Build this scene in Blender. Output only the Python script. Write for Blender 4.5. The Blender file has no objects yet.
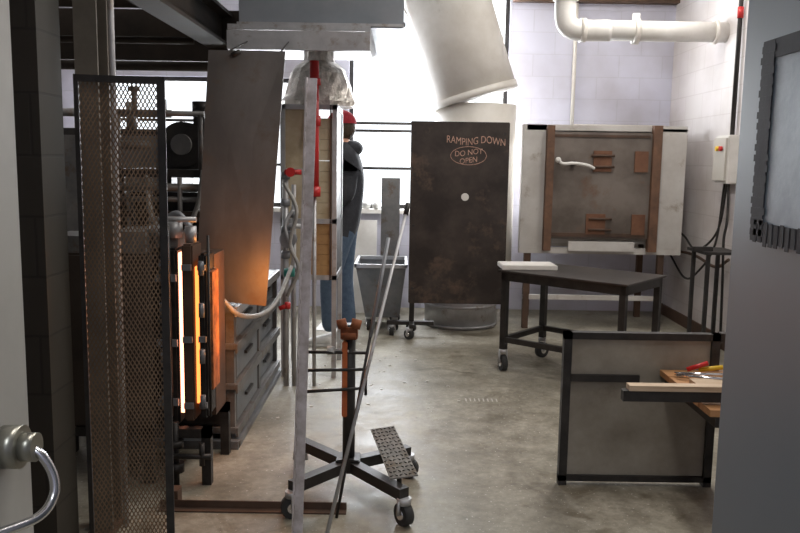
import bpy, bmesh, math, random
from mathutils import Vector, Matrix
random.seed(4)
S=bpy.context.scene
COL=S.collection
S.view_settings.view_transform='Standard'
# ------------------------------------------------------------------ materials
def mat(name,c1,c2=None,scale=5,rough=.6,metal=0,bump=0,emit=0,detail=6,lo=.35,hi=.65,stretch=(1,1,1),c3=None,s3=3,t3=.55):
    m=bpy.data.materials.new(name); m.use_nodes=True
    n=m.node_tree.nodes; l=m.node_tree.links
    b=n['Principled BSDF']
    b.inputs['Roughness'].default_value=rough
    b.inputs['Metallic'].default_value=metal
    b.inputs['Base Color'].default_value=(*c1,1)
    if c2 or bump:
        tc=n.new('ShaderNodeTexCoord'); mp=n.new('ShaderNodeMapping'); mp.inputs['Scale'].default_value=stretch
        nz=n.new('ShaderNodeTexNoise'); nz.inputs['Scale'].default_value=scale; nz.inputs['Detail'].default_value=detail
        nz.inputs['Roughness'].default_value=.65
        l.new(tc.outputs['Object'],mp.inputs[0]); l.new(mp.outputs[0],nz.inputs['Vector'])
        if c2:
            cr=n.new('ShaderNodeValToRGB')
            cr.color_ramp.elements[0].position=lo; cr.color_ramp.elements[1].position=hi
            cr.color_ramp.elements[0].color=(*c1,1); cr.color_ramp.elements[1].color=(*c2,1)
            l.new(nz.outputs['Fac'],cr.inputs[0]); out=cr.outputs[0]
            if c3:   # patches of a third colour (grime / rust)
                n3=n.new('ShaderNodeTexNoise'); n3.inputs['Scale'].default_value=s3; n3.inputs['Detail'].default_value=10; n3.inputs['Roughness'].default_value=.7
                l.new(tc.outputs['Object'],n3.inputs['Vector'])
                r3=n.new('ShaderNodeValToRGB'); r3.color_ramp.elements[0].position=t3; r3.color_ramp.elements[1].position=t3+.12
                l.new(n3.outputs['Fac'],r3.inputs[0])
                mx=n.new('ShaderNodeMixRGB'); mx.inputs[2].default_value=(*c3,1)
                l.new(r3.outputs[0],mx.inputs[0]); l.new(out,mx.inputs[1]); out=mx.outputs[0]
            l.new(out,b.inputs['Base Color'])
            if rough>.3:
                mr=n.new('ShaderNodeMapRange'); mr.inputs['To Min'].default_value=rough-.12; mr.inputs['To Max'].default_value=min(1,rough+.14)
                l.new(nz.outputs['Fac'],mr.inputs[0]); l.new(mr.outputs[0],b.inputs['Roughness'])
        if bump:
            bp=n.new('ShaderNodeBump'); bp.inputs['Strength'].default_value=bump; bp.inputs['Distance'].default_value=.02
            l.new(nz.outputs['Fac'],bp.inputs['Height']); l.new(bp.outputs[0],b.inputs['Normal'])
    if emit:
        b.inputs['Emission Color'].default_value=(*c1,1); b.inputs['Emission Strength'].default_value=emit
    return m
def blockmat(name,c1,c2,mortar,axis='XZ'):
    m=bpy.data.materials.new(name); m.use_nodes=True
    n=m.node_tree.nodes; l=m.node_tree.links; b=n['Principled BSDF']; b.inputs['Roughness'].default_value=.55
    tc=n.new('ShaderNodeTexCoord'); sp=n.new('ShaderNodeSeparateXYZ'); cb=n.new('ShaderNodeCombineXYZ')
    l.new(tc.outputs['Object'],sp.inputs[0])
    l.new(sp.outputs['X' if axis=='XZ' else 'Y'],cb.inputs[0]); l.new(sp.outputs['Z'],cb.inputs[1])
    br=n.new('ShaderNodeTexBrick'); br.inputs['Scale'].default_value=1
    br.inputs['Brick Width'].default_value=.4; br.inputs['Row Height'].default_value=.2; br.inputs['Mortar Size'].default_value=.006
    br.inputs['Mortar Smooth'].default_value=.6
    br.inputs['Color1'].default_value=(*c1,1); br.inputs['Color2'].default_value=(*c2,1); br.inputs['Mortar'].default_value=(*mortar,1)
    l.new(cb.outputs[0],br.inputs['Vector'])
    nz=n.new('ShaderNodeTexNoise'); nz.inputs['Scale'].default_value=1.7; nz.inputs['Detail'].default_value=8
    l.new(tc.outputs['Object'],nz.inputs['Vector'])
    cr=n.new('ShaderNodeValToRGB'); cr.color_ramp.elements[0].position=.3; cr.color_ramp.elements[1].position=.6
    cr.color_ramp.elements[0].color=(.74,.71,.68,1); cr.color_ramp.elements[1].color=(1,1,1,1)
    l.new(nz.outputs['Fac'],cr.inputs[0])
    mx=n.new('ShaderNodeMixRGB'); mx.blend_type='MULTIPLY'; mx.inputs[0].default_value=1
    l.new(br.outputs['Color'],mx.inputs[1]); l.new(cr.outputs[0],mx.inputs[2]); l.new(mx.outputs[0],b.inputs['Base Color'])
    bp=n.new('ShaderNodeBump'); bp.inputs['Strength'].default_value=.15; bp.inputs['Distance'].default_value=.006; bp.invert=True
    l.new(br.outputs['Fac'],bp.inputs['Height']); l.new(bp.outputs[0],b.inputs['Normal'])
    return m
WALLW=blockmat('white_block_xz',(.58,.58,.68),(.56,.56,.66),(.52,.52,.6))
WALLY=blockmat('white_block_yz',(.66,.62,.62),(.64,.61,.60),(.58,.54,.53),'YZ')
WALLD=blockmat('unlit_block',(.046,.040,.032),(.040,.036,.029),(.027,.024,.02))  # unlit look of the partition put into the block colour
CEIL=mat('ceiling_paint',(.35,.33,.3),(.28,.26,.24),2,.8)
STEEL=mat('mill_steel',(.20,.21,.23),(.31,.32,.34),3,.48,.4,.05,detail=10)
HSTEEL=mat('hood_steel',(.21,.235,.26),(.28,.30,.33),2,.5,.2,.03)
PANEL=mat('heat_shield_steel',(.16,.15,.142),(.26,.245,.23),2.5,.45,.55,.04,stretch=(1,1,.5),detail=10,c3=(.19,.15,.12),s3=4)
GALV=mat('galvanised',(.38,.38,.39),(.5,.5,.51),8,.45,.5,.05,c3=(.28,.24,.2),s3=7)
PAINTG=mat('grey_unit_paint',(.12,.12,.12),(.2,.19,.18),6,.5,.2,.1,c3=(.12,.08,.05),s3=8)
RACKS=mat('rack_steel',(.13,.14,.15),(.21,.215,.22),5,.5,.3,.08,detail=10,c3=(.12,.09,.07),s3=6)
DARK=mat('dark_steel',(.022,.021,.021),(.048,.043,.04),12,.5,.4,.1)
SOOT=mat('soot_door',(.028,.021,.018),(.075,.058,.049),3.2,.5,.3,.08,detail=12,lo=.4,hi=.72,c3=(.12,.08,.058),s3=2.6,t3=.53)
RUST=mat('rust',(.2,.06,.025),(.33,.12,.05),14,.8,.1,.2)
BRN=mat('rusty_brown',(.065,.04,.028),(.13,.075,.05),5,.7,.2,.1)
BEAMC=mat('dark_beam_paint',(.03,.022,.017),(.055,.04,.03),5,.7,.1,.1)
MESHM=mat('expanded_metal',(.16,.105,.068),(.26,.175,.11),8,.55,.3)
WHITE=mat('white_paint',(.76,.74,.71),(.62,.60,.56),4,.5)
DUCTW=mat('white_duct_wrap',(.76,.73,.68),(.64,.60,.54),3,.5,0,.08,c3=(.52,.47,.4),s3=2.5,t3=.6)
KBOARD=mat('kiln_board',(.6,.58,.55),(.48,.45,.42),3,.6,0,.08,c3=(.33,.28,.23),s3=4,t3=.57,detail=10)
CREAM=mat('refractory_board',(.58,.5,.36),(.45,.35,.22),9,.8,0,.1)
TAN=mat('firebrick',(.36,.19,.08),(.5,.29,.12),9,.85,0,.2)
DOORG=mat('grey_door_paint',(.17,.195,.225),(.195,.22,.25),2,.42,0,.03)
DOORW=mat('pale_door_paint',(.42,.41,.38),(.36,.35,.33),3,.5)
TAPE=mat('black_tape',(.006,.006,.010),(.018,.018,.026),30,.65,0,.05)
SHEET=mat('translucent_plastic_sheet',(.24,.29,.35),(.38,.44,.5),9,.4,0,.1)
RED=mat('red_paint',(.55,.02,.02),(.42,.02,.02),6,.4)
ORANGE=mat('orange_paint',(.6,.16,.04),(.4,.09,.03),12,.6,0,.1)
FOIL=mat('aluminium_foil',(.5,.47,.42),(.85,.8,.74),14,.3,.9,1.0)
CHROME=mat('chrome',(.7,.7,.72),None,5,.2,1)
RUB=mat('rubber',(.03,.03,.03),None,5,.8)
WOOD=mat('bench_wood',(.38,.18,.07),(.55,.3,.14),5,.6,0,.05,stretch=(1,12,12))
WOODP=mat('pale_wood',(.6,.46,.33),(.45,.33,.22),5,.6,0,.05,stretch=(1,12,12))
CHALK=mat('chalk_orange',(.6,.38,.29),(.3,.18,.14),60,.9)
TEAL=mat('teal_paint',(.03,.25,.22),None,5,.5)
HOT=mat('hot_opening',(1,.38,.22),None,5,.8,emit=4.5)
HOT2=mat('hot_edge',(1,.24,.05),None,5,.8,emit=2.8)
HOT3=mat('glow_lit_brick_edge',(.45,.16,.05),(.12,.04,.02),14,.9,0,.2)  # orange furnace light painted into the brick colour, no emission
YEL=mat('yellow_paint',(.7,.45,.03),None,5,.5)
HOSE=mat('grey_hose',(.3,.29,.27),(.38,.37,.35),30,.5,.3,.3)
CLOTHBK=mat('hoodie_cloth',(.018,.02,.026),(.03,.032,.04),20,.9,0,.4)
DENIM=mat('denim',(.05,.08,.13),(.08,.12,.18),25,.9,0,.3)
SKIN=mat('skin',(.5,.27,.19),None,5,.55)
HAIR=mat('hair',(.06,.035,.02),(.03,.02,.01),40,.7,0,.5)
CAP=mat('red_cap',(.33,.015,.03),(.25,.012,.02),30,.85,0,.2)
SHOE=mat('white_shoe',(.6,.6,.58),(.45,.45,.44),20,.6)
EYE=mat('eye_dark',(.02,.02,.02),None,5,.2)
CONC=mat('concrete_mark',(.42,.4,.36),None,5,.7)
# floor
FL=bpy.data.materials.new('worn_concrete'); FL.use_nodes=True
n=FL.node_tree.nodes; l=FL.node_tree.links; b=n['Principled BSDF']
tc=n.new('ShaderNodeTexCoord')
def nz(sc,d,r=.6,dist=0):
    t=n.new('ShaderNodeTexNoise'); t.inputs['Scale'].default_value=sc; t.inputs['Detail'].default_value=d; t.inputs['Roughness'].default_value=r; t.inputs['Distortion'].default_value=dist
    l.new(tc.outputs['Object'],t.inputs['Vector']); return t
def ramp(src,p0,p1,c0,c1):
    r=n.new('ShaderNodeValToRGB'); r.color_ramp.elements[0].position=p0; r.color_ramp.elements[1].position=p1
    r.color_ramp.elements[0].color=(*c0,1); r.color_ramp.elements[1].color=(*c1,1); l.new(src,r.inputs[0]); return r.outputs[0]
def mul(a_,b_):
    m_=n.new('ShaderNodeMixRGB'); m_.blend_type='MULTIPLY'; m_.inputs[0].default_value=1; l.new(a_,m_.inputs[1]); l.new(b_,m_.inputs[2]); return m_.outputs[0]
a=nz(1.1,10,.7,.6); c=nz(5,12,.78); s=nz(70,3); st=nz(2.3,6,.6,1.2); fine=nz(28,6,.7)
col=mul(ramp(a.outputs['Fac'],.36,.62,(.23,.21,.165),(.38,.355,.295)),ramp(c.outputs['Fac'],.38,.66,(.55,.53,.49),(1.15,1.15,1.14)))
col=mul(col,ramp(st.outputs['Fac'],.33,.42,(.6,.56,.5),(1,1,1)))
col=mul(col,ramp(fine.outputs['Fac'],.3,.6,(.78,.77,.75),(1.07,1.07,1.07)))
m2=n.new('ShaderNodeMixRGB'); m2.inputs[2].default_value=(.58,.55,.5,1)
l.new(ramp(s.outputs['Fac'],.66,.69,(0,0,0),(1,1,1)),m2.inputs[0]); l.new(col,m2.inputs[1]); l.new(m2.outputs[0],b.inputs['Base Color'])
r4=n.new('ShaderNodeMapRange'); r4.inputs['From Min'].default_value=.3; r4.inputs['From Max'].default_value=.7; r4.inputs['To Min'].default_value=.32; r4.inputs['To Max'].default_value=.7
l.new(c.outputs['Fac'],r4.inputs[0]); l.new(r4.outputs[0],b.inputs['Roughness'])
bp=n.new('ShaderNodeBump'); bp.inputs['Strength'].default_value=.15; bp.inputs['Distance'].default_value=.01
l.new(c.outputs['Fac'],bp.inputs['Height']); l.new(bp.outputs[0],b.inputs['Normal'])
# ------------------------------------------------------------------ geometry helpers
class G:
    """one real-world object: an Empty with mesh parts (world coords unless local=True)"""
    def __init__(s,name,loc=(0,0,0),rz=0,local=False):
        e=bpy.data.objects.new(name,None); e.empty_display_size=.1; COL.objects.link(e)
        e.location=loc; e.rotation_euler[2]=rz; s.e=e; s.inv=Matrix.Identity(4) if local else Matrix.Translation(-Vector(loc))
    def add(s,name,me,m,smooth=False):
        o=bpy.data.objects.new(name,me); COL.objects.link(o); o.parent=s.e; o.matrix_parent_inverse=s.inv
        if m: me.materials.append(m)
        if smooth:
            for p in me.polygons: p.use_smooth=True
        return o
def bm_box(bm,x0,x1,y0,y1,z0,z1):
    v=[bm.verts.new(p) for p in [(x0,y0,z0),(x1,y0,z0),(x1,y1,z0),(x0,y1,z0),(x0,y0,z1),(x1,y0,z1),(x1,y1,z1),(x0,y1,z1)]]
    for f in [(0,3,2,1),(4,5,6,7),(0,1,5,4),(1,2,6,5),(2,3,7,6),(3,0,4,7)]: bm.faces.new([v[i] for i in f])
def fin(bm,name):
    bmesh.ops.recalc_face_normals(bm,faces=bm.faces)
    me=bpy.data.meshes.new(name); bm.to_mesh(me); bm.free(); return me
def box(g,name,c,m,bev=.004):
    bm=bmesh.new(); bm_box(bm,*c)
    if bev:
        d=min(abs(c[1]-c[0]),abs(c[3]-c[2]),abs(c[5]-c[4]))
        bmesh.ops.bevel(bm,geom=bm.edges[:],offset=min(bev,d*.3),segments=2,affect='EDGES')
    return g.add(name,fin(bm,name),m)
def boxes(g,name,cs,m):
    bm=bmesh.new()
    for c in cs: bm_box(bm,*c)
    return g.add(name,fin(bm,name),m)
def frame_of(d):
    d=d.normalized(); u=Vector((0,0,1)) if abs(d.z)<.9 else Vector((1,0,0))
    a=d.cross(u).normalized(); return a,d.cross(a).normalized()
def bm_cyl(bm,p,q,r,r2=None,seg=20,cap=True):
    p=Vector(p);q=Vector(q); r2=r if r2 is None else r2; a,b_=frame_of(q-p)
    A=[];B=[]
    for i in range(seg):
        t=2*math.pi*i/seg; d=a*math.cos(t)+b_*math.sin(t)
        A.append(bm.verts.new(p+d*r)); B.append(bm.verts.new(q+d*r2))
    for i in range(seg):
        j=(i+1)%seg; f=bm.faces.new([A[i],A[j],B[j],B[i]]); f.smooth=True
    if cap: bm.faces.new(A[::-1]); bm.faces.new(B)
def cyl(g,name,p,q,r,m,r2=None,seg=20):
    bm=bmesh.new(); bm_cyl(bm,p,q,r,r2,seg); return g.add(name,fin(bm,name),m)
def cyls(g,name,lst,m,seg=12):
    bm=bmesh.new()
    for (p,q,r) in lst: bm_cyl(bm,p,q,r,None,seg)
    return g.add(name,fin(bm,name),m)
def beam(g,name,p,q,w,h,m):
    """rectangular bar between 2 points"""
    p=Vector(p);q=Vector(q); a,b_=frame_of(q-p); bm=bmesh.new()
    v=[bm.verts.new(o+a*x*w/2+b_*y*h/2) for o in (p,q) for x,y in ((-1,-1),(1,-1),(1,1),(-1,1))]
    for f in [(0,1,2,3),(7,6,5,4),(0,4,5,1),(1,5,6,2),(2,6,7,3),(3,7,4,0)]: bm.faces.new([v[i] for i in f])
    return g.add(name,fin(bm,name),m)
def tube(g,name,pts,r,m,sub=8,seg=10):
    P=[Vector(p) for p in pts]; Q=[]
    E=[P[0]*2-P[1]]+P+[P[-1]*2-P[-2]]
    for i in range(1,len(E)-2):
        for k in range(sub):
            t=k/sub; a0,a1,a2,a3=E[i-1:i+3]
            Q.append(.5*((2*a1)+(a2-a0)*t+(2*a0-5*a1+4*a2-a3)*t*t+(3*a1-a0-3*a2+a3)*t**3))
    Q.append(P[-1]); bm=bmesh.new(); rings=[]; prev=None
    for i,q in enumerate(Q):
        d=(Q[min(i+1,len(Q)-1)]-Q[max(i-1,0)]).normalized()
        if prev is None: a,_=frame_of(d)
        else: a=(prev-d*prev.dot(d)).normalized()
        prev=a; b_=d.cross(a)
        rings.append([bm.verts.new(q+(a*math.cos(2*math.pi*k/seg)+b_*math.sin(2*math.pi*k/seg))*r) for k in range(seg)])
    for A,B in zip(rings,rings[1:]):
        for k in range(seg):
            f=bm.faces.new([A[k],A[(k+1)%seg],B[(k+1)%seg],B[k]]); f.smooth=True
    bm.faces.new(rings[0][::-1]); bm.faces.new(rings[-1])
    return g.add(name,fin(bm,name),m)
def sphere(g,name,c,r,m,sc=(1,1,1),seg=20):
    bm=bmesh.new(); bmesh.ops.create_uvsphere(bm,u_segments=seg,v_segments=seg//2+2,radius=r)
    for v in bm.verts: v.co=Vector((v.co.x*sc[0],v.co.y*sc[1],v.co.z*sc[2]))+Vector(c)
    return g.add(name,fin(bm,name),m,True)
def poly(g,name,pts,thick,m,nrm):
    """extruded polygon"""
    bm=bmesh.new(); nn=Vector(nrm).normalized()*thick
    A=[bm.verts.new(p) for p in pts]; B=[bm.verts.new(Vector(p)+nn) for p in pts]
    bm.faces.new(A); bm.faces.new(B[::-1]); k=len(pts)
    for i in range(k): bm.faces.new([A[i],A[(i+1)%k],B[(i+1)%k],B[i]])
    return g.add(name,fin(bm,name),m)
def solid(name,cs,m):
    bm=bmesh.new()
    for c in cs: bm_box(bm,*c)
    me=fin(bm,name); o=bpy.data.objects.new(name,me); COL.objects.link(o); me.materials.append(m); return o
def caster(g,name,x,y,r=.05,ztop=.13,ang=0):
    c=math.cos(ang)*.018; s_=math.sin(ang)*.018
    cyls(g,name+'_wheel',[((x-c,y-s_,r),(x+c,y+s_,r),r)],RUB,20)
    cyls(g,name+'_hub',[((x-c*1.3,y-s_*1.3,r),(x+c*1.3,y+s_*1.3,r),r*.45)],CHROME,14)
    cyls(g,name+'_fork',[((x-c*1.6,y-s_*1.6,r),(x-c*1.3,y-s_*1.3,ztop-.01),.007),((x+c*1.6,y+s_*1.6,r),(x+c*1.3,y+s_*1.3,ztop-.01),.007),((x,y,ztop-.025),(x,y,ztop),.028)],GALV)
# ------------------------------------------------------------------ room
solid('floor',[(-3.3,2.6,-2.6,7.8,-.1,0)],FL)
solid('ceiling',[(-3.3,2.6,-2.6,7.8,3.4,3.5)],CEIL)
WIN=[(-2.9,-1.72,.95,2.15),(-1.5,-.62,.95,2.15),(-.5,.98,.95,3.0)]
cs=[];xs=-3.3
for (x0,x1,z0,z1) in WIN:
    cs.append((xs,x0,7.6,7.8,0,3.4)); cs.append((x0,x1,7.6,7.8,0,z0)); cs.append((x0,x1,7.6,7.8,z1,3.4)); xs=x1
cs.append((xs,2.6,7.6,7.8,0,3.4))
solid('wall_back',cs,WALLW)
solid('wall_right',[(2.5,2.6,-2.5,7.6,0,3.4)],WALLY)
solid('wall_left',[(-3.3,-3.2,-2.5,7.6,0,3.4)],WALLY)
solid('wall_rear',[(-3.3,2.6,-2.6,-2.5,0,3.4)],WALLW)
solid('wall_front',[(-3.2,-.66,.45,.6,0,3.4),(.70,2.5,.45,.6,0,3.4),(-.66,.70,.45,.6,2.25,3.4)],WALLW)
solid('wall_partition',[(-3.2,-1.17,2.62,2.8,0,3.4)],WALLD)
solid('trim_1',[(1.0,2.5,7.5,7.6,2.86,2.98)],BRN)
solid('baseboard_right',[(2.485,2.5,3.0,7.6,0,.1)],BRN)
for i,(x0,x1,z0,z1) in enumerate(WIN):
    g=G('window_%d'%(i+1),((x0+x1)/2,7.68,z0))
    t=.04
    L=[(x0,x1,7.64,7.7,z0,z0+t),(x0,x1,7.64,7.7,z1-t,z1),(x0,x0+t,7.64,7.7,z0,z1),(x1-t,x1,7.64,7.7,z0,z1)]
    for zz in ([1.33,1.68,1.75] if i==2 else [1.35,1.75]): L.append((x0,x1,7.65,7.69,zz-.013,zz+.013))
    boxes(g,'frame',L,DARK)
    boxes(g,'sill',[(x0-.03,x1+.03,7.5,7.62,z0-.04,z0)],WHITE)
    ld=bpy.data.lights.new('daylight','AREA'); ld.shape='RECTANGLE'; ld.size=x1-x0+.5; ld.size_y=z1-z0+.5
    A=ld.size*ld.size_y; ld.energy=A*math.pi*(25 if i==2 else 12); ld.color=(.93,.96,1)
    lo=bpy.data.objects.new('window_daylight',ld); COL.objects.link(lo); lo.location=((x0+x1)/2,7.95,(z0+z1)/2); lo.rotation_euler=(math.radians(-90),0,0)
# out-of-view ceiling lamps, added as fill light
def fixture(x,y,w,ln,e,col=(1,.96,.9)):
    g=G('ceiling_fill_lamp',(x,y,3.35))
    box(g,'housing',(x-w/2-.02,x+w/2+.02,y-ln/2-.02,y+ln/2+.02,3.33,3.4),WHITE)
    ld=bpy.data.lights.new('fill_light','AREA'); ld.shape='RECTANGLE'; ld.size=w; ld.size_y=ln; ld.energy=e; ld.color=col
    lo=bpy.data.objects.new('fill_light',ld); COL.objects.link(lo); lo.parent=g.e; lo.location=(0,0,-.03)
fixture(1.1,3.9,.3,1.3,40); fixture(1.7,5.7,.3,1.3,30); fixture(.5,1.9,.3,1.2,25); fixture(-.1,-1.2,.3,1.3,48,(.88,.94,1)); fixture(-2,5.5,.3,1.2,12)
W=bpy.data.worlds.new('World'); S.world=W; W.use_nodes=True
W.node_tree.nodes['Background'].inputs[0].default_value=(.9,.95,1,1); W.node_tree.nodes['Background'].inputs[1].default_value=2
# ------------------------------------------------------------------ near doors
g=G('door_1',(.655,.6,0))
box(g,'leaf',(.635,.68,.6,1.53,.01,2.15),DOORG)
boxes(g,'vision_panel_sheet',[(.629,.635,1.0,1.43,1.29,1.6)],SHEET)
boxes(g,'tape_border',[(.6262,.6292,1.387,1.431,1.275,1.612),(.6262,.6292,.97,1.0,1.275,1.612),(.6266,.6292,.97,1.431,1.270,1.303),(.6266,.6292,.97,1.431,1.583,1.615)],TAPE)
L=[]
for k in range(18):
    z=1.28+k*.0185; L.append((.6256,.6266,1.383+random.uniform(-.004,.003),1.432+random.uniform(-.001,.005),z,z+.012))
for k in range(22):
    y=.985+k*.02; L.append((.6256,.6266,y,y+.013,1.268+random.uniform(-.005,.002),1.303+random.uniform(-.002,.005)))
boxes(g,'tape_overlaps',L,TAPE)
boxes(g,'hinge_knuckles',[(.645,.675,.6,.63,.3,.42),(.645,.675,.6,.63,1.7,1.82)],STEEL)
g=G('door_2',(-.62,.6,0))
box(g,'leaf',(-.645,-.6,.6,1.26,.01,2.15),DOORW)
BRASS=mat('aged_nickel',(.3,.29,.25),(.4,.39,.34),8,.35,.8)
cyl(g,'lever_rose',(-.6,1.17,.96),(-.57,1.17,.96),.033,BRASS,seg=28)
cyl(g,'lever_hub',(-.575,1.17,.96),(-.548,1.17,.96),.022,BRASS,seg=24)
tube(g,'lever_handle',[(-.56,1.17,.96),(-.54,1.17,.945),(-.525,1.17,.915),(-.522,1.16,.885),(-.535,1.13,.865),(-.58,1.08,.86)],.0075,CHROME)
# ------------------------------------------------------------------ column + mesh door on the left
g=G('steel_column',(-1.07,2.9,0))
CCOL=mat('column_paint',(.11,.098,.08),(.17,.152,.125),5,.6,0,.1)
boxes(g,'flanges',[(-1.14,-1.06,2.84,2.85,0,3.4),(-1.14,-1.06,2.94,2.95,0,3.4),(-1.105,-1.095,2.85,2.94,0,3.4)],CCOL)
boxes(g,'base_plate',[(-1.145,-1.05,2.82,2.97,0,.012)],BRN)
cyl(g,'conduit',(-1.03,2.9,0),(-1.03,2.9,3.4),.011,GALV)
g=G('mesh_guard_door',(-.895,2.22,0),math.radians(14),True)
w,h=.238,1.62
boxes(g,'angle_iron_frame',[(0,.012,-.012,.012,0,h),(w-.022,w,-.012,.012,0,h),(0,w,-.012,.012,h-.018,h),(0,w,-.012,.012,0,.025)],DARK)
bm=bmesh.new(); sp=.0115; sl=1.9
def strip(sign):
    c=-w*sl-h
    def zf(x): return sign*sl*x+c
    def bul(x,z): return .026*math.sin(x/w*math.pi)*math.sin(z*4.2)
    while c<h+w*sl:
        xa=(0-c)/(sign*sl); xb=(h-c)/(sign*sl)
        lo=max(0,min(xa,xb)); hi=min(w,max(xa,xb))
        if hi-lo>.004:
            N=5; t=.0036
            for i in range(N):
                a=lo+(hi-lo)*i/N; d=lo+(hi-lo)*(i+1)/N
                v=[bm.verts.new((a,bul(a,zf(a)),zf(a)-t)),bm.verts.new((d,bul(d,zf(d)),zf(d)-t)),bm.verts.new((d,bul(d,zf(d)),zf(d)+t)),bm.verts.new((a,bul(a,zf(a)),zf(a)+t))]
                bm.faces.new(v)
        c+=sp*sl
strip(1); strip(-1)
g.add('expanded_metal',fin(bm,'expanded_metal'),MESHM)
# ------------------------------------------------------------------ overhead beams & extraction hood
g=G('overhead_beam',(-1.15,4,2.1))
boxes(g,'i_beam',[(-1.25,-1.1,2.98,5.3,2.1,2.12),(-1.25,-1.1,2.98,5.3,2.3,2.32),(-1.18,-1.17,2.98,5.3,2.12,2.3)],BEAMC)
boxes(g,'cross_beam',[(-3.2,-.98,5.3,5.4,2.02,2.34)],BEAMC)
boxes(g,'cross_deck',[(-3.1,-1.27,3.4,5.2,2.33,2.36)],BEAMC)
cyls(g,'hanger_rods',[((-1.17,3.6,2.32),(-1.17,3.6,3.4),.012),((-1.17,5,2.32),(-1.17,5,3.4),.012)],DARK)
cyls(g,'service_pipes',[((-3.1,5.25,1.98),(-1.0,5.25,1.98),.03),((-3.1,5.1,2.12),(-1.3,5.1,2.12),.022)],BEAMC)
g=G('extraction_hood',(-.45,5,2))
box(g,'canopy',(-.90,.00,4.5,5.75,2.12,2.9),HSTEEL)
boxes(g,'skirt',[(-.95,-.18,4.42,4.45,1.985,2.085),(-.95,-.92,4.45,5.7,1.985,2.085),(-.21,-.18,4.45,5.7,1.985,2.085),(-.95,-.18,4.44,5.7,2.09,2.12)],GALV)
boxes(g,'seams',[(-.91,.01,4.49,4.5,2.125,2.14),(.0,.01,4.49,5.7,2.13,2.15)],GALV)
box(g,'riser_duct',(-.75,-.2,4.8,5.5,2.9,3.4),STEEL)
# ------------------------------------------------------------------ heat shield panel
g=G('heat_shield_panel',(-.76,3.9,.73))
poly(g,'sheet',[(-1.0,3.86,.715),(-.65,3.84,.69),(-.572,3.98,1.92),(-.945,3.98,1.92)],.006,PANEL,(0,1,-.1))
cyls(g,'hanging_wires',[((-.86,3.985,1.91),(-.84,4.44,2.03),.004),((-.6,3.985,1.91),(-.62,4.44,2.03),.004)],DARK)
cyls(g,'tie_clip',[((-.83,3.97,1.895),(-.79,3.97,1.915),.012)],DARK)
# ------------------------------------------------------------------ shelf / drawer unit
g=G('steel_storage_rack',(-1.15,4.5,0))
X0,X1,Y0,Y1=-1.5,-.8,3.8,5.15
boxes(g,'posts',[(a,a+.04,b_,b_+.04,0,.69) for a in (X0,X1-.04) for b_ in (Y0,(Y0+Y1)/2,Y1-.04)],PAINTG)
for i,z in enumerate((.06,.28,.48,.66)):
    box(g,'shelf_%d'%i,(X0,X1+.01,Y0-.02,Y1,z,z+.03),PAINTG)
    boxes(g,'shelf_lip_%d'%i,[(X1+.01,X1+.02,Y0-.02,Y1,z-.015,z+.03)],GALV if i==3 else PAINTG)
for i,z in enumerate((.1,.32,.52)):
    hh=.15 if i<2 else .12
    box(g,'drawer_%da'%i,(X0+.05,X1-.0,Y0+.05,Y0+.62,z,z+hh),RACKS)
    box(g,'drawer_%db'%i,(X0+.05,X1-.02,Y0+.72,Y1-.05,z,z+hh),RACKS)
    boxes(g,'drawer_pull_%d'%i,[(X1,X1+.015,Y0+.25,Y0+.42,z+.08,z+.095),(X1-.02,X1+.0,Y0+.92,Y0+1.1,z+.08,z+.095)],DARK)
boxes(g,'side_panel',[(X0+.04,X1-.04,Y0,Y0+.01,.1,.66)],DARK)
boxes(g,'foot_rail',[(X1-.02,X1+.03,Y0-.05,Y1+.02,0,.03),(X0,X1+.03,Y0-.07,Y0-.03,0,.04)],RACKS)
# ------------------------------------------------------------------ furnace
g=G('glass_furnace',(-1.25,3.5,0))
box(g,'shell',(-1.6,-1.08,3.3,3.70,.25,1.0),BEAMC,.01)
boxes(g,'leg_frame',[(a,a+.04,b_,b_+.04,0,.25) for a in (-1.6,-1.12) for b_ in (3.3,3.66)]+[(-1.6,-.83,3.3,3.34,.21,.25),(-1.6,-.83,3.66,3.7,.21,.25),(-.87,-.83,3.3,3.34,0,.25),(-.87,-.83,3.66,3.7,0,.25)],DARK)
box(g,'door_slab_a',(-1.06,-.972,3.35,3.5,.25,1.02),DARK,.01)
box(g,'chamber_glow',(-.972,-.951,3.37,3.5,.30,1.0),HOT,0)
box(g,'door_slab_b',(-.951,-.905,3.34,3.5,.27,1.04),BRN,.008)
box(g,'edge_glow',(-.905,-.884,3.38,3.5,.34,.94),HOT2,0)
box(g,'door_slab_c',(-.884,-.850,3.35,3.5,.28,1.0),DARK,.01)
box(g,'brick_edge',(-.85,-.832,3.38,3.5,.4,.92),HOT3,.003)
boxes(g,'rear_plate',[(-1.08,-.85,3.5,3.7,.25,.98)],BRN)
boxes(g,'door_straps',[(-1.06,-.975,3.335,3.35,z,z+.03) for z in (.34,.6,.88)]+[(-.948,-.908,3.325,3.34,z,z+.025) for z in (.33,.62,.93)]+[(-.884,-.852,3.335,3.35,z,z+.025) for z in (.33,.62,.93)],STEEL)
for k,z in enumerate((.36,.56,.76,.94)):
    cyl(g,'hinge_%d'%k,(-.868,3.335,z-.03),(-.868,3.335,z+.03),.012,STEEL)
    cyl(g,'hinge_b%d'%k,(-1.03,3.33,z-.03),(-1.03,3.33,z+.03),.014,STEEL)
cyls(g,'latch_rods',[((-1.0,3.32,.3),(-1.0,3.32,1.12),.008),((-.835,3.33,.3),(-.835,3.33,1.08),.006)],DARK)
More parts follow.
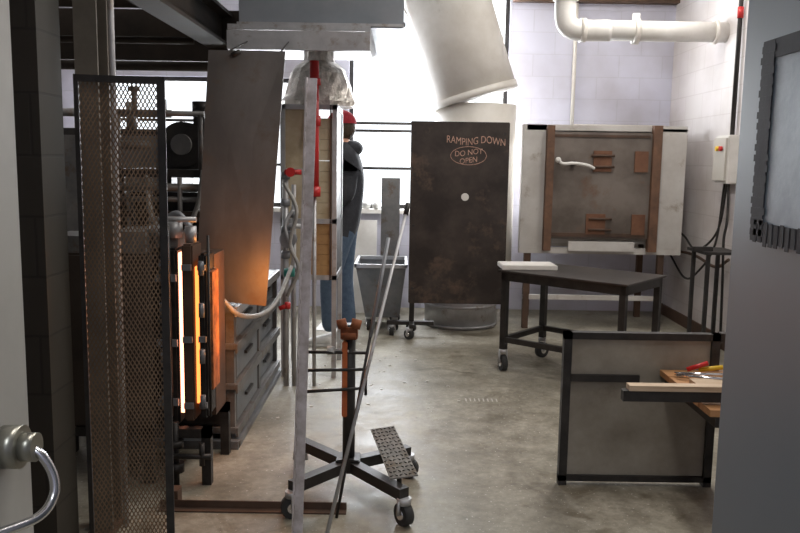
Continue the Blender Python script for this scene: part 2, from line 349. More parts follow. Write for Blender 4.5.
cyls(g,'adjuster_bolts',[((-.98,3.3,.0),(-.98,3.3,.28),.014),((-.98,3.3,.06),(-.98,3.3,.1),.035),((-.98,3.3,.17),(-.98,3.3,.2),.035),((-.86,3.27,.1),(-.86,3.27,.2),.012),((-1.02,3.27,.14),(-.82,3.27,.14),.012)],DARK)
boxes(g,'top_bricks',[(-1.5,-1.3,3.32,3.55,1.0,1.07),(-1.25,-1.1,3.34,3.6,1.0,1.09),(-1.07,-.98,3.4,3.55,1.02,1.075)],PAINTG)
cyls(g,'top_fittings',[((-1.0,3.42,1.06),(-1.0,3.42,1.13),.035),((-.93,3.42,1.04),(-.93,3.42,1.11),.025),((-1.06,3.42,1.07),(-1.06,3.42,1.11),.045),((-1.1,3.4,1.14),(-.9,3.4,1.14),.012)],GALV,16)
tube(g,'top_pipe',[(-1.06,3.48,1.05),(-1.06,3.48,1.12),(-1.0,3.47,1.16),(-.94,3.46,1.1)],.013,STEEL)
for (xx,zz,e_) in ((-.72,.86,3.4),(-.75,.6,1.8)):
    ld=bpy.data.lights.new('furnace_glow','POINT'); ld.energy=e_; ld.color=(1,.33,.06); ld.shadow_soft_size=.07
    lo=bpy.data.objects.new('furnace_glow',ld); COL.objects.link(lo); lo.parent=g.e; lo.matrix_parent_inverse=g.inv; lo.location=(xx,3.54,zz)
g.e.location.x+=.03
# floor angle bar
g=G('floor_angle_bar',(-.55,3.05,0))
boxes(g,'angle',[(-.95,-.2,3.03,3.07,0,.006),(-.95,-.2,3.064,3.07,0,.035)],BRN)
boxes(g,'end_block',[(-.93,-.88,3.07,3.13,0,.07)],BRN)
# ------------------------------------------------------------------ blower rack above unit
g=G('burner_blower_rack',(-1.3,4.5,.70))
zt=1.3; zb=.692
boxes(g,'legs',[(a,a+.035,b_,b_+.035,zb,zt) for a in (-1.45,-1.03) for b_ in (4.1,4.95)],DARK)
box(g,'deck',(-1.48,-.98,4.08,5.0,zt,zt+.04),DARK)
boxes(g,'burner_boxes',[(-1.42,-1.06,4.2,4.6,zb,1.22),(-1.38,-1.1,4.1,4.19,.85,1.1)],DARK)
boxes(g,'cable_trays',[(-1.46,-1.0,4.05,4.09,.98,1.02),(-1.46,-1.0,4.05,4.09,1.1,1.13)],BEAMC)
cyl(g,'blower_volute',(-1.17,4.3,1.47),(-1.17,4.45,1.47),.12,DARK,seg=28)
cyl(g,'volute_eye',(-1.17,4.28,1.47),(-1.17,4.31,1.47),.055,PAINTG,seg=28)
cyl(g,'blower_motor',(-1.17,4.45,1.47),(-1.17,4.72,1.47),.085,PAINTG,seg=24)
boxes(g,'blower_outlet',[(-1.11,-1.05,4.31,4.44,1.5,1.66)],DARK)
cyls(g,'outlet_duct',[((-1.08,4.375,1.64),(-1.08,4.375,1.70),.05)],DARK,20)
boxes(g,'blower_feet',[(-1.27,-1.08,4.32,4.7,1.34,1.38)],DARK)
cyls(g,'motor_fins',[((-1.17,4.48+.03*i,1.47),(-1.17,4.49+.03*i,1.47),.095) for i in range(7)],DARK,24)
cyls(g,'gas_manifold',[((-1.46,4.1,1.62),(-1.0,4.1,1.62),.014),((-1.46,4.12,1.46),(-1.28,4.12,1.46),.022),((-1.44,4.1,1.34),(-1.44,4.1,1.64),.016),((-1.02,4.1,1.34),(-1.02,4.1,1.62),.013),((-1.48,4.07,1.25),(-.98,4.07,1.25),.02),((-1.48,4.07,1.19),(-.98,4.07,1.19),.014),((-1.28,4.08,.8),(-1.28,4.08,1.3),.018),((-1.12,4.06,.9),(-1.12,4.06,1.3),.012)],PAINTG)
cyls(g,'valve_stems',[((-1.35,4.1,1.62),(-1.35,4.1,1.74),.014),((-1.38,4.1,1.74),(-1.32,4.1,1.74),.012),((-1.2,4.1,1.62),(-1.2,4.1,1.69),.012)],PAINTG)
tube(g,'burner_hose_a',[(-1.3,4.1,1.34),(-1.25,4.03,1.1),(-1.12,4.02,1.0),(-1.03,4.04,1.15),(-1.0,4.06,1.34)],.012,HOSE)
tube(g,'burner_hose_b',[(-1.38,4.08,1.2),(-1.3,4.01,.95),(-1.2,4.01,.85),(-1.08,4.02,.9),(-1.05,4.06,1.05)],.01,RUB)
# ------------------------------------------------------------------ equipment cabinet at the far left
g=G('equipment_cabinet',(-2.1,6.1,0))
box(g,'body',(-2.7,-1.65,5.8,6.4,.1,1.6),DARK,.01)
boxes(g,'feet',[(-2.68,-2.6,5.82,5.9,0,.1),(-1.75,-1.67,5.82,5.9,0,.1),(-2.68,-2.6,6.3,6.38,0,.1),(-1.75,-1.67,6.3,6.38,0,.1)],DARK)
boxes(g,'doors',[(-2.68,-2.19,5.785,5.8,.15,1.55),(-2.17,-1.67,5.785,5.8,.15,1.55)],PAINTG)
cyls(g,'roof_pipes',[((-2.6,6,1.6),(-2.6,6,1.75),.05),((-2.0,6,1.6),(-2.0,6,1.8),.04),((-2.6,6,1.72),(-1.7,6,1.72),.03)],PAINTG)
# ------------------------------------------------------------------ glory hole cabinet
g=G('glory_hole_kiln',(-.55,5.3,0))
X0,X1,Y0,Y1,Z0,Z1=-.76,-.405,5.05,5.55,.64,1.74
boxes(g,'corner_frame',[(a,a+.03,b_,b_+.03,0,Z1) for a in (X0,X1-.03) for b_ in (Y0,Y1-.03)],GALV)
boxes(g,'rails',[(X0,X1,Y0,Y0+.03,z,z+.03) for z in (Z0,1.0,Z1-.03)]+[(X1-.03,X1,Y0,Y1,z,z+.03) for z in (Z0,Z1-.03)],GALV)
boxes(g,'cream_panels',[(X0+.03,-.57,Y0+.02,Y1-.03,Z0+.03,Z1-.03)],CREAM)
bm=bmesh.new()
z=Z0+.03
while z<Z1-.08:
    bm_box(bm,-.565,X1-.03,Y0+.015,Y1-.05,z,z+.064); z+=.066
me=fin(bm,'brick_courses'); o=g.add('brick_courses',me,CREAM); me.materials.append(TAN)
for p in me.polygons:
    if p.center.z<.98: p.material_index=1
boxes(g,'side_panel',[(X1-.02,X1-.008,Y0+.03,Y1-.03,Z0+.03,Z1-.03)],DARK)
boxes(g,'centre_strap',[(-.585,-.57,Y0,Y0+.03,Z0,Z1),(-.45,-.44,Y0,Y0+.02,Z0,Z1)],BRN)
bm=bmesh.new(); N=32; prof=[(.235,1.74),(.24,1.77),(.225,1.8),(.2,1.88),(.18,1.95),(.16,1.98),(.1,2.03),(.09,2.11)]
R=[]
for r,zz in prof:
    R.append([bm.verts.new((-.545+(r+.008*random.uniform(-1,1))*math.cos(2*math.pi*i/N),5.3+(r+.008*random.uniform(-1,1))*math.sin(2*math.pi*i/N),zz)) for i in range(N)])
for A,B in zip(R,R[1:]):
    for i in range(N): bm.faces.new([A[i],A[(i+1)%N],B[(i+1)%N],B[i]])
bm.faces.new(R[0][::-1]); bm.faces.new(R[-1])
g.add('foil_hood',fin(bm,'foil_hood'),FOIL)
# gas train in front of it
g=G('gas_supply_pipework',(-.64,4.85,0))
cyls(g,'red_pipe',[((-.525,4.85,1.2),(-.525,4.85,1.98),.028)],RED,16)
cyls(g,'red_couplings',[((-.525,4.85,1.18),(-.525,4.85,1.24),.038),((-.525,4.85,1.6),(-.525,4.85,1.66),.038),((-.525,4.85,1.84),(-.525,4.85,1.88),.038),((-.7,4.83,1.325),(-.6,4.83,1.325),.016),((-.66,4.8,1.325),(-.66,4.78,1.325),.028)],RED,16)
cyls(g,'silver_pipes',[((-.70,4.86,.0),(-.70,4.86,1.33),.018),((-.65,4.86,.0),(-.65,4.86,1.25),.014),((-.70,4.86,1.33),(-.525,4.86,1.33),.016),((-.70,4.84,1.0),(-.6,4.84,1.0),.016),((-.525,4.86,.0),(-.525,4.86,1.2),.012)],GALV)
cyls(g,'unions',[((-.70,4.86,z),(-.70,4.86,z+.045),.028) for z in (.8,.95,1.12,1.28)]+[((-.65,4.86,z),(-.65,4.86,z+.04),.024) for z in (.72,1.05)],STEEL,8)
cyl(g,'regulator',(-.68,4.8,.92),(-.68,4.88,.92),.05,STEEL)
cyls(g,'teal_valve',[((-.7,4.8,.72),(-.64,4.8,.72),.026)],TEAL)
cyls(g,'red_valve',[((-.73,4.79,.5),(-.68,4.79,.52),.014),((-.68,4.79,.5),(-.68,4.79,.54),.018)],RED)
tube(g,'flex_hose',[(-.70,4.8,1.26),(-.62,4.76,1.1),(-.66,4.76,.9),(-.61,4.76,.75),(-.68,4.78,.58)],.012,HOSE)
tube(g,'flex_hose_b',[(-.65,4.8,1.1),(-.69,4.77,1.0),(-.64,4.76,.82),(-.69,4.77,.66)],.01,GALV)
g=G('grey_hose',(-.8,3.9,.6))
tube(g,'hose',[(-.93,3.74,.80),(-.84,3.73,.74),(-.765,3.76,.66),(-.70,3.98,.62),(-.65,4.2,.66),(-.63,4.6,.78)],.012,HOSE)
# ------------------------------------------------------------------ slotted steel upright
g=G('slotted_steel_upright',(-.35,2.75,0))
UP=mat('worn_galvanised_upright',(.38,.34,.33),(.6,.56,.58),20,.5,.1,.1,c3=(.3,.15,.12),s3=14,t3=.6)
beam(g,'face',(-.372,2.72,0),(-.325,2.76,1.675),.034,.005,UP)
beam(g,'flange',(-.356,2.738,0),(-.309,2.778,1.675),.005,.035,UP)
bm=bmesh.new()
p0=Vector((-.372,2.716,0)); p1=Vector((-.325,2.756,1.675))
for i in range(34):
    q=p0.lerp(p1,(i+.5)/34); bm_box(bm,q.x-.003,q.x+.003,q.y-.002,q.y+.001,q.z-.007,q.z+.007)
g.add('slots',fin(bm,'slots'),DARK)
boxes(g,'foot',[(-.42,-.32,2.68,2.8,0,.012)],DARK)
# ------------------------------------------------------------------ rolling stand
g=G('rolling_pipe_stand',(-.21,3.25,0))
cx,cy=-.205,3.25
cyl(g,'post',(cx,cy,.1),(cx,cy,.73),.026,DARK)
box(g,'rust_strip',(cx-.028,cx-.006,cy-.034,cy-.022,.34,.66),ORANGE)
box(g,'yoke_block',(cx-.035,cx+.035,cy-.04,cy+.03,.67,.72),RUST)
cyls(g,'yoke_rollers',[((cx-.045,cy-.05,.735),(cx-.01,cy-.05,.745),.02),((cx+.01,cy-.05,.745),(cx+.05,cy-.05,.735),.02),((cx-.03,cy-.05,.69),(cx+.03,cy-.05,.69),.012)],RUST)
cyls(g,'clamp_knob',[((cx-.06,cy-.02,.62),(cx,cy-.02,.62),.008),((cx-.09,cy-.02,.62),(cx-.06,cy-.02,.62),.018)],SHOE)
for i,z in enumerate((.62,.55,.47)):
    cyl(g,'side_rod_%d'%i,(cx-.19+.01*i,cy-.05-.03*i,z),(cx+.07,cy-.01,z-.01),.0065,DARK)
cyls(g,'rod_end',[((cx+.07,cy-.01,.43),(cx+.07,cy-.01,.5),.006)],DARK)
for i,(x,y) in enumerate([(-.44,3.5),(.03,2.95),(.05,3.42),(-.41,3.0)]):
    beam(g,'foot_%d'%i,(cx,cy,.125),(x,y,.125),.045,.045,DARK)
    caster(g,'caster_%d'%i,x,y,.045,.11,.6*i)
box(g,'hub',(cx-.05,cx+.05,cy-.05,cy+.05,.1,.16),DARK)
TREAD=mat('worn_tread_plate',(.13,.122,.11),(.26,.24,.215),9,.45,.5,.1,c3=(.12,.09,.06),s3=12)
P=[(-.115,3.32,.25),(-.015,3.34,.26),(.085,3.02,.17),(-.025,2.99,.165)]
poly(g,'tread_plate',P,.005,TREAD,(0,.3,1))
bm=bmesh.new()
for i in range(6):
    for j in range(14):
        u=(i+.5)/6; v=(j+.5)/14
        a=Vector(P[0]).lerp(Vector(P[1]),u); d=Vector(P[3]).lerp(Vector(P[2]),u); c_=a.lerp(d,v)+Vector((0,.0015,.0065))
        s_=1 if (i+j)%2 else -1
        bm_cyl(bm,c_+Vector((-.005,-.005*s_,0)),c_+Vector((.005,.005*s_,0)),.0022,None,5)
g.add('tread_studs',fin(bm,'tread_studs'),DARK)
cyls(g,'tread_supports',[((.01,3.04,.13),(.01,3.04,.18),.01),((-.05,3.3,.13),(-.05,3.3,.25),.01)],DARK)
g=G('blowpipe',(-.1,3.0,0))
cyl(g,'pipe',(-.262,2.78,0),(.025,3.33,1.2),.008,GALV,r2=.006)
cyl(g,'tip',(.02,3.32,1.18),(.03,3.34,1.225),.011,DARK)
g=G('punty_rod',(-.1,3.1,0))
cyl(g,'rod',(-.235,3.0,0),(-.05,3.35,1.08),.006,DARK)
cyl(g,'grip',(-.118,3.22,.68),(-.05,3.35,1.08),.008,STEEL)
# ------------------------------------------------------------------ drum/duct
g=G('white_exhaust_duct',(.6,6.9,0))
bm=bmesh.new()
bm_cyl(bm,(.14,6.9,3.4),(.605,6.88,1.95),.35,.36,40)
me=fin(bm,'sloped_duct'); g.add('sloped_duct',me,DUCTW)
cyl(g,'end_collar',(.595,6.88,1.985),(.612,6.88,1.93),.37,DUCTW,seg=40)
cyls(g,'wrap_seams',[((.605-.465*t_,6.88+.02*t_,1.95+1.45*t_),(.605-.465*(t_+.006),6.88,1.95+1.45*(t_+.006)),.363) for t_ in (.27,.55,.8)],DUCTW,40)
cyl(g,'vertical_wrap',(.62,6.92,.34),(.62,6.92,1.88),.345,DUCTW,seg=40)
cyl(g,'steel_drum',(.53,6.88,0),(.53,6.88,.36),.31,GALV,seg=40)
for i,z in enumerate((.01,.18,.34)): cyl(g,'drum_hoop_%d'%i,(.53,6.88,z),(.53,6.88,z+.02),.318,GALV,seg=40)
# black door
g=G('furnace_door_panel',(.46,6.3,0))
box(g,'door_plate',(.07,.835,6.28,6.31,.28,1.71),SOOT,.006)
boxes(g,'edge_angle',[(.07,.835,6.31,6.35,1.69,1.71),(.07,.09,6.31,6.35,.28,1.71),(.815,.835,6.31,6.35,.28,1.71),(.07,.835,6.31,6.35,.28,.3)],DARK)
boxes(g,'post',[(.08,.12,6.35,6.39,.1,1.7),(-.1,.28,6.34,6.39,.09,.12),(.08,.12,6.2,6.6,.09,.12)],DARK)
caster(g,'caster_a',-.06,6.36,.04,.09); caster(g,'caster_b',.08,6.23,.04,.09,.8); caster(g,'caster_c',.1,6.5,.04,.09,1)
cyls(g,'eyelet',[((.5,6.272,1.13),(.5,6.281,1.13),.03)],WHITE,20)
cyls(g,'bolts',[((x,6.275,z),(x,6.281,z),.012) for x in (.1,.8) for z in (.4,.9,1.3,1.62)],DARK,8)
def text(g,s,x,y,z,size,m,name,sx=1):
    cu=bpy.data.curves.new(name,'FONT'); cu.body=s; cu.size=size; cu.extrude=.0006; cu.align_x='CENTER'
    o=bpy.data.objects.new('tmp',cu); COL.objects.link(o); dg=bpy.context.evaluated_depsgraph_get(); dg.update()
    me=bpy.data.meshes.new_from_object(o.evaluated_get(dg)); bpy.data.objects.remove(o)
    for v in me.vertices: v.co=Vector((v.co.x*sx+x,y-v.co.z,v.co.y+z+ .010*math.sin(v.co.x*16)))
    me.materials.clear(); g.add(name,me,m)
text(g,'RAMPING DOWN',.575,6.279,1.54,.078,CHALK,'chalk_line_1',.74)
text(g,'DO NOT',.52,6.279,1.455,.06,CHALK,'chalk_line_2',.9)
text(g,'OPEN',.52,6.279,1.395,.06,CHALK,'chalk_line_3',.9)
tube(g,'chalk_oval',[(.52+.14*math.cos(t*.524),6.279,1.45+.07*math.sin(t*.524)) for t in range(13)],.0025,CHALK,4,6)
# upright scrap panel + bin
g=G('steel_hopper_bin',(-.15,6.7,0))
bm=bmesh.new()
v=[bm.verts.new(p) for p in [(-.28,6.5,.12),(.0,6.5,.12),(.0,6.95,.12),(-.28,6.95,.12),(-.36,6.42,.56),(.05,6.42,.56),(.05,7.0,.56),(-.36,7.0,.56)]]
for f in [(0,3,2,1),(0,1,5,4),(1,2,6,5),(2,3,7,6),(3,0,4,7)]: bm.faces.new([v[i] for i in f])
me=fin(bm,'hopper'); g.add('hopper',me,RACKS)
boxes(g,'rim',[(-.37,.06,6.41,6.43,.54,.57),(-.37,.06,6.99,7.01,.54,.57),(-.37,-.35,6.41,7.01,.54,.57),(.04,.06,6.41,7.01,.54,.57)],GALV)
for i,(x,y) in enumerate([(-.25,6.55),(-.04,6.55),(-.25,6.9),(-.04,6.9)]): caster(g,'caster_%d'%i,x,y,.045,.12,.4*i)
g=G('steel_offcut_sheet',(-.07,7.1,0))
poly(g,'sheet',[(-.18,7.1,.0),(-.01,7.1,.0),(-.01,7.2,1.25),(-.175,7.2,1.25)],.01,PAINTG,(0,1,0))
g=G('scrap_panel',(-.45,7.3,0))
poly(g,'sheet',[(-.45,7.3,.0),(-.22,7.3,.0),(-.22,7.44,.85),(-.45,7.44,.85)],.012,WHITE,(0,1,0))
g=G('white_work_shoes',(-.25,7.56,.95))
for i in range(2): sphere(g,'shoe_%d'%i,(-.33+i*.1,7.56,.985),.05,SHOE,(.9,1,.8))
# ------------------------------------------------------------------ annealing kiln at right back
g=G('annealing_kiln',(1.7,6.9,0))
X0,X1=1.0,2.36; Z0,Z1=.70,1.72
boxes(g,'body',[(X0+.12,X1-.03,6.78,7.4,Z0+.03,Z1-.03)],WHITE)
box(g,'left_board',(X0,X0+.24,6.7,6.78,Z0,Z1-.0),KBOARD)
box(g,'right_board',(2.14,X1,6.7,6.78,Z0,Z1-.02),KBOARD)
box(g,'top_board',(X0+.03,X1,6.7,6.78,Z1-.05,Z1),KBOARD)
KD=mat('kiln_door_plate',(.105,.085,.07),(.2,.17,.148),2.5,.5,.2,.05,detail=12,c3=(.16,.10,.068),s3=3.5,t3=.58)
box(g,'door_plate',(1.23,2.06,6.66,6.7,Z0+.08,Z1-.06),KD)
KR=mat('kiln_rust_post',(.10,.055,.035),(.19,.10,.06),8,.7,.1,.1)
boxes(g,'rust_posts',[(X0+.19,X0+.25,6.62,6.69,Z0-.02,Z1-.01),(2.06,2.13,6.62,6.69,Z0-.02,Z1)],KR)
RB=mat('rust_stain',(.13,.055,.03),(.21,.10,.055),9,.7,.1,.1)
boxes(g,'hinge_plates',[(1.58,1.73,6.645,6.66,1.34,1.51),(1.92,2.03,6.645,6.66,1.34,1.51),(1.54,1.70,6.645,6.66,.82,.99),(1.92,2.03,6.645,6.66,.82,.99)],RB)
boxes(g,'door_ribs',[(1.26,2.04,6.65,6.66,Z0+.1,Z0+.13),(1.26,2.04,6.65,6.66,Z1-.1,Z1-.08)],BRN)
cyls(g,'hinge_pins',[((1.56,6.635,z),(1.75,6.635,z),.01) for z in (1.38,1.47,.86,.95)],BRN)
tube(g,'lever_handle',[(1.28,6.6,1.43),(1.32,6.59,1.40),(1.41,6.6,1.405),(1.52,6.6,1.39),(1.58,6.62,1.365)],.014,WHITE)
sphere(g,'lever_knob',(1.28,6.6,1.43),.024,WHITE)
cyl(g,'lever_pivot',(1.41,6.6,1.405),(1.41,6.67,1.405),.02,DARK)
boxes(g,'legs',[(2.18,2.23,6.72,6.77,0,Z0),(X0+.05,X0+.1,6.72,6.77,0,Z0),(2.18,2.23,7.3,7.35,0,Z0),(X0+.15,X0+.2,7.3,7.35,0,Z0)],BRN)
boxes(g,'base_rails',[(X0,X1,6.7,6.76,Z0-.05,Z0),(X0+.1,X1,7.3,7.36,Z0-.05,Z0+.04),(X0+.05,2.23,6.73,6.76,.25,.29)],KBOARD)
boxes(g,'loose_sheet_under',[(1.4,1.95,6.64,6.66,Z0-.02,Z0+.06)],KBOARD)
# ------------------------------------------------------------------ table on casters
ang=math.radians(-40)
g=G('rolling_steel_table',(.68,5.3,0),ang,True)
LX,LY,H=.88,.56,.69
TT=mat('table_top_steel',(.03,.028,.027),(.07,.06,.055),4,.42,.4,.05,detail=10)
box(g,'top_plate',(-.02,LX+.02,-.02,LY+.02,H-.012,H),TT,.003)
boxes(g,'apron',[(0,LX,0,.03,H-.07,H-.012),(0,LX,LY-.03,LY,H-.07,H-.012),(0,.03,0,LY,H-.07,H-.012),(LX-.03,LX,0,LY,H-.07,H-.012)],DARK)
boxes(g,'legs',[(a,a+.04,b_,b_+.04,.15,H-.012) for a in (0,LX-.04) for b_ in (0,LY-.04)],DARK)
boxes(g,'lower_rails',[(0,LX,.005,.035,.2,.235),(0,LX,LY-.035,LY-.005,.2,.235),(.005,.035,0,LY,.2,.235),(LX-.035,LX-.005,0,LY,.2,.235)],DARK)
for i,(a,b_) in enumerate([(.02,.02),(LX-.02,.02),(.02,LY-.02),(LX-.02,LY-.02)]): caster(g,'caster_%d'%i,a,b_,.055,.15,.9+i)
g=G('white_board_slab',(.82,5.4,.69),math.radians(2),True)
box(g,'slab',(-.14,.23,-.11,.12,.001,.033),WHITE,.004)
# ------------------------------------------------------------------ glassblower bench
g=G('glassblower_bench',(1.3,3.3,0))
X0,X1,Y=.71,1.38,3.38
boxes(g,'end_frame',[(X0,X0+.035,Y-.02,Y+.02,0,.685),(X1-.035,X1,Y-.02,Y+.02,0,.685),(X0,X1,Y-.02,Y+.02,.655,.685),(X0,X1,Y-.02,Y+.02,.02,.045),(X0+.035,1.04,Y-.025,Y-.008,.47,.5)],DARK)
box(g,'sheet_infill',(X0+.03,X1-.03,Y-.003,Y+.003,.04,.655),mat('infill_sheet',(.21,.185,.15),(.35,.32,.27),3,.5,.1,.05,detail=12,c3=(.17,.14,.105),s3=3.3,t3=.58),0)
boxes(g,'far_frame',[(2.0,2.04,Y-.02,Y+.02,0,.69),(X1,2.04,Y-.02,Y+.02,.65,.69),(2.0,2.04,2.7,2.74,0,.52),(1.36,1.4,2.7,2.74,0,.52),(1.36,2.04,2.7,2.74,.46,.5),(1.36,1.4,2.7,3.36,.46,.5),(2.0,2.04,2.7,3.36,.46,.5)],DARK)
bm=bmesh.new()
for i in range(5): bm_box(bm,1.13,2.04,2.8+i*.115,2.91+i*.115,.5,.525)
g.add('wood_seat',fin(bm,'wood_seat'),WOOD)
boxes(g,'seat_bearers',[(1.15,1.19,2.8,3.36,.46,.5),(1.15,1.4,3.3,3.34,.46,.5)],DARK)
boxes(g,'arm_rail',[(.83,1.5,2.86,2.895,.535,.575)],DARK); boxes(g,'arm_rail_wood',[(.85,1.5,2.855,2.9,.576,.596)],WOODP)
boxes(g,'arm_brackets',[(1.2,1.24,2.86,2.89,.5,.55),(1.42,1.46,2.86,2.89,.5,.55)],DARK)
g=G('hand_tools',(1.27,3.2,.526))
cyls(g,'jacks',[((1.15,3.25,.54),(1.35,3.2,.55),.008),((1.15,3.22,.54),(1.35,3.12,.55),.008)],CHROME)
cyls(g,'handles',[((1.22,3.3,.545),(1.3,3.28,.58),.01)],RED); cyls(g,'yellow_grip',[((1.27,3.3,.545),(1.36,3.27,.565),.01)],YEL)
boxes(g,'paddle',[(1.18,1.32,3.08,3.16,.527,.545)],WOODP)
cyls(g,'dark_shears',[((1.2,3.0,.537),(1.36,3.06,.537),.01),((1.2,3.06,.54),(1.36,3.0,.545),.009)],DARK)
# ------------------------------------------------------------------ small stand by right wall
g=G('steel_side_stand',(2.25,5.7,0))
boxes(g,'frame',[(a,a+.025,b_,b_+.025,0,.78) for a in (2.17,2.35) for b_ in (5.62,5.9)]+[(2.14,2.4,5.59,5.94,.78,.8)],DARK)
boxes(g,'clamp_arm',[(2.08,2.22,5.65,5.69,.8,.83)],DARK)
# ------------------------------------------------------------------ junction box & conduit
g=G('electrical_control_box',(2.43,6.05,1.4))
box(g,'enclosure',(2.40,2.5,5.95,6.2,1.27,1.63),WHITE,.008)
box(g,'lid',(2.385,2.40,5.96,6.19,1.29,1.61),mat('box_lid',(.5,.47,.42),None),.006)
cyls(g,'buttons',[((2.365,6.03,1.53),(2.386,6.03,1.53),.018)],RED); cyls(g,'buttons_y',[((2.365,6.1,1.53),(2.386,6.1,1.53),.018)],YEL)
cyl(g,'conduit',(2.47,6.07,1.63),(2.47,6.07,3.4),.017,DARK); cyl(g,'conduit_red',(2.47,6.07,2.48),(2.47,6.07,2.56),.022,RED)
tube(g,'cable_a',[(2.45,6.02,1.27),(2.44,5.98,1.0),(2.42,5.97,.85),(2.43,5.97,.6),(2.44,5.97,.3),(2.45,5.98,.02)],.01,DARK)
tube(g,'cable_b',[(2.47,6.1,1.27),(2.46,6.2,.9),(2.42,6.5,.72),(2.45,6.9,.8),(2.47,7.3,.85)],.009,DARK)
tube(g,'cable_c',[(2.47,6.15,1.27),(2.45,6.2,.8),(2.4,6.4,.55),(2.44,6.8,.45),(2.47,7.3,.6)],.009,DARK)
tube(g,'cable_d',[(2.48,6.0,.7),(2.46,6.2,.62),(2.46,6.7,.66),(2.48,7.5,.62)],.012,BRN)
# ------------------------------------------------------------------ insulated pipe
g=G('insulated_steam_pipe',(1.6,6.4,2.43))
tube(g,'pipe_bend',[(1.25,6.4,3.4),(1.25,6.4,2.8),(1.25,6.4,2.55),(1.28,6.4,2.46),(1.37,6.4,2.43),(1.6,6.4,2.43)],.082,WHITE,8,20)
cyl(g,'pipe_run',(1.5,6.4,2.43),(2.5,6.4,2.43),.078,WHITE)
cyls(g,'flanges',[((1.78,6.4,2.43),(1.82,6.4,2.43),.1),((1.37,6.4,2.43),(1.41,6.4,2.43),.092),((2.4,6.4,2.43),(2.43,6.4,2.43),.092),((1.25,6.4,2.65),(1.25,6.4,2.69),.1)],DUCTW,20)
cyls(g,'valve',[((1.8,6.4,2.33),(1.8,6.4,2.56),.03)],WHITE)
g=G('wall_conduit',(1.5,7.57,2))
cyls(g,'conduit',[((1.58,7.57,1.75),(1.58,7.57,3.4),.018),((1.58,7.57,1.75),(2.45,7.57,1.75),.018)],DUCTW)
# ------------------------------------------------------------------ floor debris
g=G('floor_debris',(-.2,5,0))
bm=bmesh.new()
for i in range(60):
    x=random.uniform(-.7,.4); y=random.uniform(4.2,6.6); s_=random.uniform(.003,.01); bm_box(bm,x,x+s_*2,y,y+s_,0,s_*.5)
g.add('bits',fin(bm,'bits'),WHITE)
g=G('floor_paint_marks',(.5,4.6,0))
boxes(g,'dashes',[(.40+.026*i,.408+.026*i,4.58,4.64,0,.001) for i in range(8)],CONC)
g=G('paper_scrap',(-.62,6.2,0))
poly(g,'sheet',[(-.7,6.5,.002),(-.45,6.45,.002),(-.42,6.75,.03),(-.66,6.8,.02)],.002,WHITE,(0,0,1))
# ------------------------------------------------------------------ person (faces -X, toward the kiln)
PX,PY=-.43,6.05
g=G('glassblower_person',(PX,PY,0),0,True)
V=[(0,0,.95),(.01,0,1.10),(.015,0,1.30),(.01,0,1.44),(-.01,0,1.53),(-.02,0,1.58),
   (0,.09,.90),(-.01,.10,.50),(.04,.10,.10),
   (0,-.09,.90),(-.10,-.10,.50),(-.09,-.11,.10),
   (.01,.16,1.41),(.05,.23,1.14),(-.17,.2,1.05),
   (.01,-.16,1.41),(.05,-.23,1.14),(-.17,-.2,1.05)]
E=[(0,1),(1,2),(2,3),(3,4),(4,5),(0,6),(6,7),(7,8),(0,9),(9,10),(10,11),(3,12),(12,13),(13,14),(3,15),(15,16),(16,17)]
Rr=[(.15,.14),(.145,.145),(.165,.155),(.12,.11),(.058,.058),(.052,.052),(.11,.11),(.08,.08),(.065,.065),(.11,.11),(.08,.08),(.065,.065),(.095,.095),(.068,.068),(.045,.045),(.095,.095),(.068,.068),(.045,.045)]
def skin(g,name,V,E,R,mats,sub=2,root=0):
    me=bpy.data.meshes.new(name); me.from_pydata(V,E,[]); o=bpy.data.objects.new('tmp_skin',me); COL.objects.link(o)
    m=o.modifiers.new('s','SKIN'); m.use_smooth_shade=True
    for i,r in enumerate(R): o.data.skin_vertices[0].data[i].radius=r if isinstance(r,tuple) else (r,r)
    o.data.skin_vertices[0].data[root].use_root=True
    s_=o.modifiers.new('u','SUBSURF'); s_.levels=sub; s_.render_levels=sub
    dg=bpy.context.evaluated_depsgraph_get(); dg.update()
    out=bpy.data.meshes.new_from_object(o.evaluated_get(dg)); bpy.data.objects.remove(o)
    out.name=name; out.materials.clear()
    for mm in mats: out.materials.append(mm)
    g.add(name,out,None,True); return out
me=skin(g,'clothed_body',V,E,Rr,[CLOTHBK,DENIM,SKIN])
for p in me.polygons:
    z=p.center.z
    p.material_index=1 if z<.86 and abs(p.center.y)<.22 else (2 if z>1.53 else 0)
# head
bm=bmesh.new(); bmesh.ops.create_uvsphere(bm,u_segments=28,v_segments=20,radius=1)
for v in bm.verts:
    x,y,z=v.co
    if z<0 : x=x*(1-.25*(-z)) - .12*(-z)*(1 if x<0 else 1); y*=1+.28*z
    v.co=Vector((x*.097-.03,y*.076,z*.118+1.635))
g.add('head',fin(bm,'head'),SKIN,True)
sphere(g,'nose_tip',(-.13,0,1.618),.015,SKIN,(1.2,.8,1))
for s_ in (-1,1):
    sphere(g,'eye_%d'%s_,(-.117,s_*.03,1.643),.011,EYE,(.6,1.2,.7),12)
    sphere(g,'ear_%d'%s_,(-.02,s_*.076,1.63),.026,SKIN,(.7,.35,1.1),12)
sphere(g,'mouth',(-.118,0,1.577),.02,mat('lips',(.4,.15,.12)),(.5,1,.3),12)
sphere(g,'hair',(-.008,0,1.64),.098,HAIR,(.93,.83,1.02))
bm=bmesh.new(); bmesh.ops.create_uvsphere(bm,u_segments=28,v_segments=20,radius=1)
bmesh.ops.delete(bm,geom=[v for v in bm.verts if v.co.z<-.02],context='VERTS')
for v in bm.verts: v.co=Vector((v.co.x*.112-.022,v.co.y*.092,v.co.z*.1+1.672))
g.add('cap_crown',fin(bm,'cap_crown'),CAP,True)
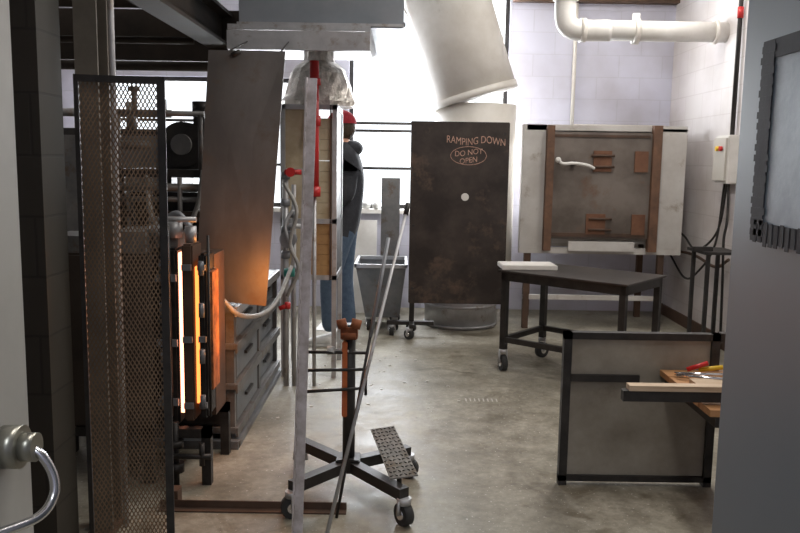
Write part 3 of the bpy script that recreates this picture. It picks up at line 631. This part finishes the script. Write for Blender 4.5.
poly(g,'cap_brim',[(-.1,-.07,1.675),(-.16,-.06,1.665),(-.19,-.025,1.66),(-.19,.025,1.66),(-.16,.06,1.665),(-.1,.07,1.675)],.008,CAP,(0,0,1))
sphere(g,'hood_behind_neck',(.06,0,1.49),.1,CLOTHBK,(.8,1.15,.6))
for s_ in (-1,1):
    w0=Vector((-.17,s_*.2,1.05))
    V=[w0,w0+Vector((-.05,0,.0)),w0+Vector((-.095,0,-.002))]
    skin(g,'palm_%d'%s_,[tuple(v) for v in V],[(0,1),(1,2)],[(.03,.02),(.022,.036),(.018,.036)],[SKIN],1)
    for k in range(4):
        b0=w0+Vector((-.085,0,-.028+.019*k)); L_=[.06,.075,.08,.07][k]
        V=[b0,b0+Vector((-.03,0,0)),b0+Vector((-.03-L_*.4,-s_*.012,-.004)),b0+Vector((-.03-L_*.65,-s_*.035,-.01))]
        skin(g,'finger_%d_%d'%(s_,k),[tuple(v) for v in V],[(0,1),(1,2),(2,3)],[.009,.009,.008,.007],[SKIN],1)
    b0=w0+Vector((-.035,0,.03)); V=[b0,b0+Vector((-.025,-s_*.012,.025)),b0+Vector((-.055,-s_*.025,.035))]
    skin(g,'thumb_%d'%s_,[tuple(v) for v in V],[(0,1),(1,2)],[.012,.01,.008],[SKIN],1)
for i,(x,y) in enumerate([(.04,.10),(-.09,-.11)]):
    V=[(x+.03,y,.045),(x-.04,y,.05),(x-.12,y,.038),(x-.18,y,.03)]
    skin(g,'shoe_%d'%i,V,[(0,1),(1,2),(2,3)],[(.042,.045),(.045,.05),(.045,.034),(.036,.024)],[SHOE],2)
    box(g,'sole_%d'%i,(x-.2,x+.06,y-.042,y+.042,0,.022),SHOE,.008)
# ------------------------------------------------------------------ camera
cam=bpy.data.cameras.new('camera'); co=bpy.data.objects.new('camera',cam); COL.objects.link(co); S.camera=co
cam.sensor_width=36; cam.lens=36
Mx=Matrix.Translation((0,0,1.4))@Matrix.Rotation(math.radians(82.5),4,'X')@Matrix.Rotation(math.radians(.9),4,'Z')
co.matrix_world=Mx; cam.clip_start=.02
